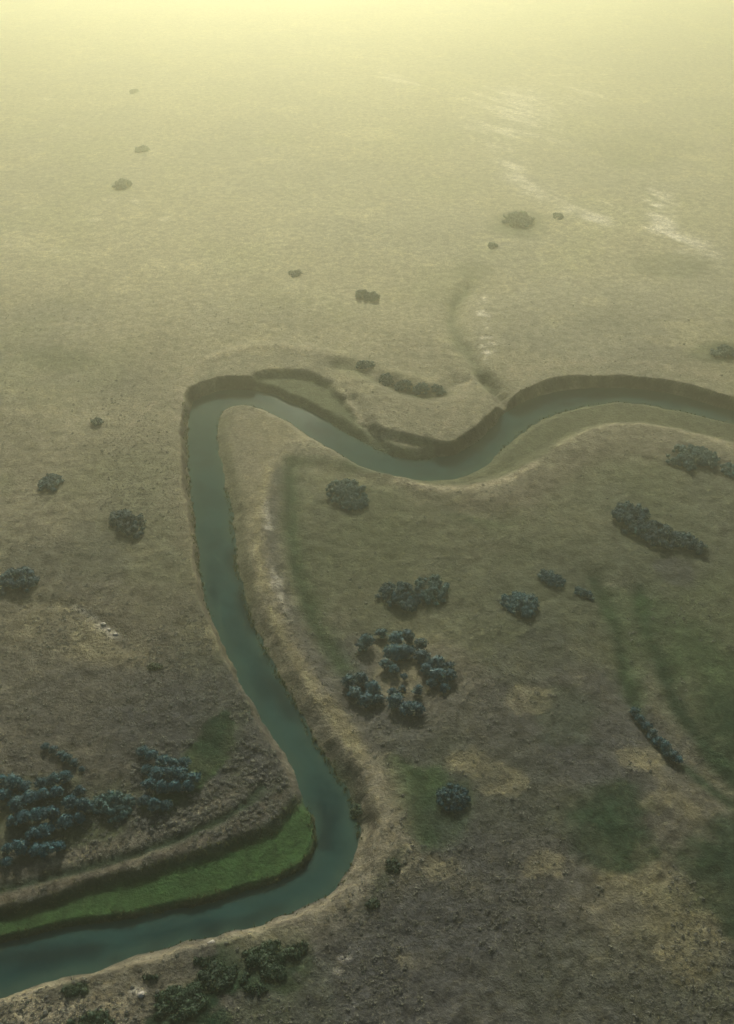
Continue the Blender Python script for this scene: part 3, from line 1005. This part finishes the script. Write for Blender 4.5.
# ------------------------------------------------------------------ sagebrush, bank grass, stones
def tuft_mesh(n_leaf, rad, hgt, r, mat):
    lob = [(0, 0, hgt * .4, rad * .7, hgt * .5)] + [(rad * .5 * math.cos(a), rad * .5 * math.sin(a), hgt * .35, rad * .45, hgt * .4) for a in r.uniform(0, 6.28, 3)]
    return leaf_cloud(lob, rad * .45, n_leaf, r)


SAGE_P = []
for k in range(5):
    r = np.random.default_rng(400 + k)
    V, Fc = tuft_mesh(16, .6, .7, r, M_SAGE)
    SAGE_P.append((V, Fc, mesh_from("sagebrush", V, Fc.ravel(), 3, M_SAGE)))

# where it grows: pixel boxes with a weight, thinned by noise
ZONES = [  # x0,x1,y0,y1, count, label
    (0, 734, 420, 1030, 9000, None), (0, 734, 600, 1030, 11000, None), (0, 734, 300, 420, 2500, None), (0, 215, 540, 720, 2500, None),
    (100, 195, 380, 600, 2500, None),
    (150, 262, 590, 730, 1300, "grey sagebrush on the dry bank left of the river"),
    (130, 300, 740, 830, 1600, "grey sagebrush on the terrace above the green bar"),
    (0, 240, 800, 900, 1200, "grey sagebrush between the lower-left thicket and the green bar"),
    (340, 640, 800, 1030, 2000, "grey sagebrush on the grey flat at the bottom"),
    (370, 420, 700, 900, 700, "grey sagebrush on the bare shore right of the lower bend"),
    (0, 180, 940, 1030, 700, "grey sagebrush on the near shore at lower left")]
plain, named = [], []
for (x0, x1, y0, y1, n, lab) in ZONES:
    px, py = rng.uniform(x0, x1, n), rng.uniform(y0, y1, n)
    for a, b in zip(px, py):
        X, Y = at(a, b, -.3)
        if near_grid(SDR, X, Y) < 2.5:
            continue
        if near_grid(Z, X, Y) < -2.4 or near_grid(NOTUFT, X, Y) > .5:
            continue
        dens = fbm(np.array([X]), np.array([Y]), 16, 3, 501)[0]
        if dens < .25 + .45 * rng.random():
            continue
        al = near_grid(ALB, X, Y)
        if al[0] < .030 + .020 * rng.random():
            continue
        s = rng.choice([.30, .38, .50, .64, .80], p=[.40, .30, .18, .09, .03])
        if lab and 'terrace' in lab:
            s *= 1.45
        (named if (lab and s > .4) else plain).append((X, Y, s, lab, s / metre_per_px(b)))
named.sort(key=lambda t: -t[4])
plain += named[280:]
named = named[:280]
for (X, Y, s, lab, _) in named:
    o = link("sagebrush", SAGE_P[rng.integers(5)][2])
    o.location = (X, Y, float(zat(X, Y)) - .05)
    o.rotation_euler = (0, 0, rng.uniform(0, 6.28))
    o.scale = (s, s, s * .65)
    setprops(o, lab, "sagebrush", lab.replace("grey sagebrush", "sagebrush"))


def scatter(name, protos, places, mat):
    Vs, Fs, base = [], [], 0
    for (X, Y, s, hs) in places:
        V, Fc = protos[rng.integers(len(protos))]
        a = rng.uniform(0, 6.28)
        ca_, sa_ = math.cos(a) * s, math.sin(a) * s
        Vs.append(np.stack([V[:, 0] * ca_ - V[:, 1] * sa_ + X, V[:, 0] * sa_ + V[:, 1] * ca_ + Y, V[:, 2] * s * hs + float(zat(X, Y)) - .05], -1))
        Fs.append(Fc + base)
        base += len(V)
    return link(name, mesh_from(name, np.vstack(Vs), np.vstack(Fs).ravel(), 3, mat))


SMALL = []
for k in range(5):
    r = np.random.default_rng(450 + k)
    SMALL.append(leaf_cloud([(0, 0, .22, .5, .36)], .42, 9, r, False))
o = scatter("sagebrush_cover", SMALL, [(X, Y, s, .62) for (X, Y, s, _, _) in plain], M_SAGE)
setprops(o, "low grey sagebrush and grass tufts scattered over the dry plain", "ground cover", kind="stuff")


def blade_proto(r, n, hgt, rad):
    V, Fc = [], []
    for k in range(n):
        a = r.uniform(0, 6.28)
        p = np.array([math.cos(a), math.sin(a), 0]) * rad * r.random()
        d = np.array([math.cos(a + 1.3), math.sin(a + 1.3), 0]) * .12
        tip = p * 1.8 + np.array([0, 0, hgt * r.uniform(.6, 1.1)])
        V += [p - d, p + d, tip]
        Fc.append((3 * k, 3 * k + 1, 3 * k + 2))
    return np.array(V), np.array(Fc)


BL = [blade_proto(np.random.default_rng(470 + k), 14, .75, .35) for k in range(5)]
places = []


def fringe(px, z0, n, spread, s0=.6, s1=1.2):
    p = resample(chaikin(pts(px, z0), False, 2), n)
    j = rng.normal(size=p.shape) * spread
    for (x, y) in p + j:
        if near_grid(SDR, x, y) > -.3:
            places.append((x, y, rng.uniform(s0, s1), 1.0))


fringe([q for q in BANK_N if 185 < q[0] < 215 and 410 < q[1] < 640], ZW, 480, .6, .5, 1.0)
fringe([q for q in BANK_N if q[0] < 318 and q[1] > 790 and q[0] > -130], ZW, 700, .5, .35, .75)
fringe([q for q in BANK_S if 214 < q[0] < 360 and 480 < q[1] < 860], ZW, 700, .5, .4, .9)
fringe([q for q in BANK_S if 214 < q[0] < 360 and 400 < q[1] < 480], ZW, 160, .6, .3, .7)
fringe([q for q in BANK_N if 195 < q[0] < 445 and q[1] < 470], ZW, 260, .7, .3, .7)
fringe([q for q in BANK_N if 440 < q[0] < 760 and q[1] < 470], ZW, 160, .8, .4, .8)
fringe([q for q in BANK_S if 480 < q[0] < 760 and q[1] < 470], ZW, 220, .7, .4, .8)
fringe([q for q in BANK_S if 100 < q[0] < 360 and q[1] > 840], ZW, 110, .5, .3, .7)
fringe([(-60, 922), (0, 911), (50, 899), (100, 879), (150, 867), (200, 852), (250, 836), (280, 818), (298, 795)], -2, 260, .6, .3, .7)
o = scatter("bank_grass", BL, places, M_REED)
setprops(o, "rank green grass fringing the river's edges", "grass", kind="stuff")

rk = np.random.default_rng(77)
for (px, py, s, lab) in [(103, 625, .8, "pale stone at the upper end of the stony streak on the left plain"),
                         (109, 630, .6, "pale stone in the middle of the stony streak on the left plain"),
                         (115, 635, .7, "pale stone at the lower end of the stony streak on the left plain"),
                         (211, 940, .75, "pale boulder at the water's edge on the near shore"),
                         (141, 995, .7, "pale boulder on bare ground near the bottom left")]:
    X, Y = at(px, py, -.5)
    X, Y = at(px, py, float(zat(X, Y)))
    V = ICO_V * (1 + (rk.random(len(ICO_V))[:, None] - .5) * .5) * np.array([s, s * .75, s * .5])
    o = link("stone", mesh_from("stone", V, ICO_F.ravel(), 3, M_ROCK))
    o.location = (X, Y, float(zat(X, Y)) + s * .15)
    setprops(o, lab, "stone")
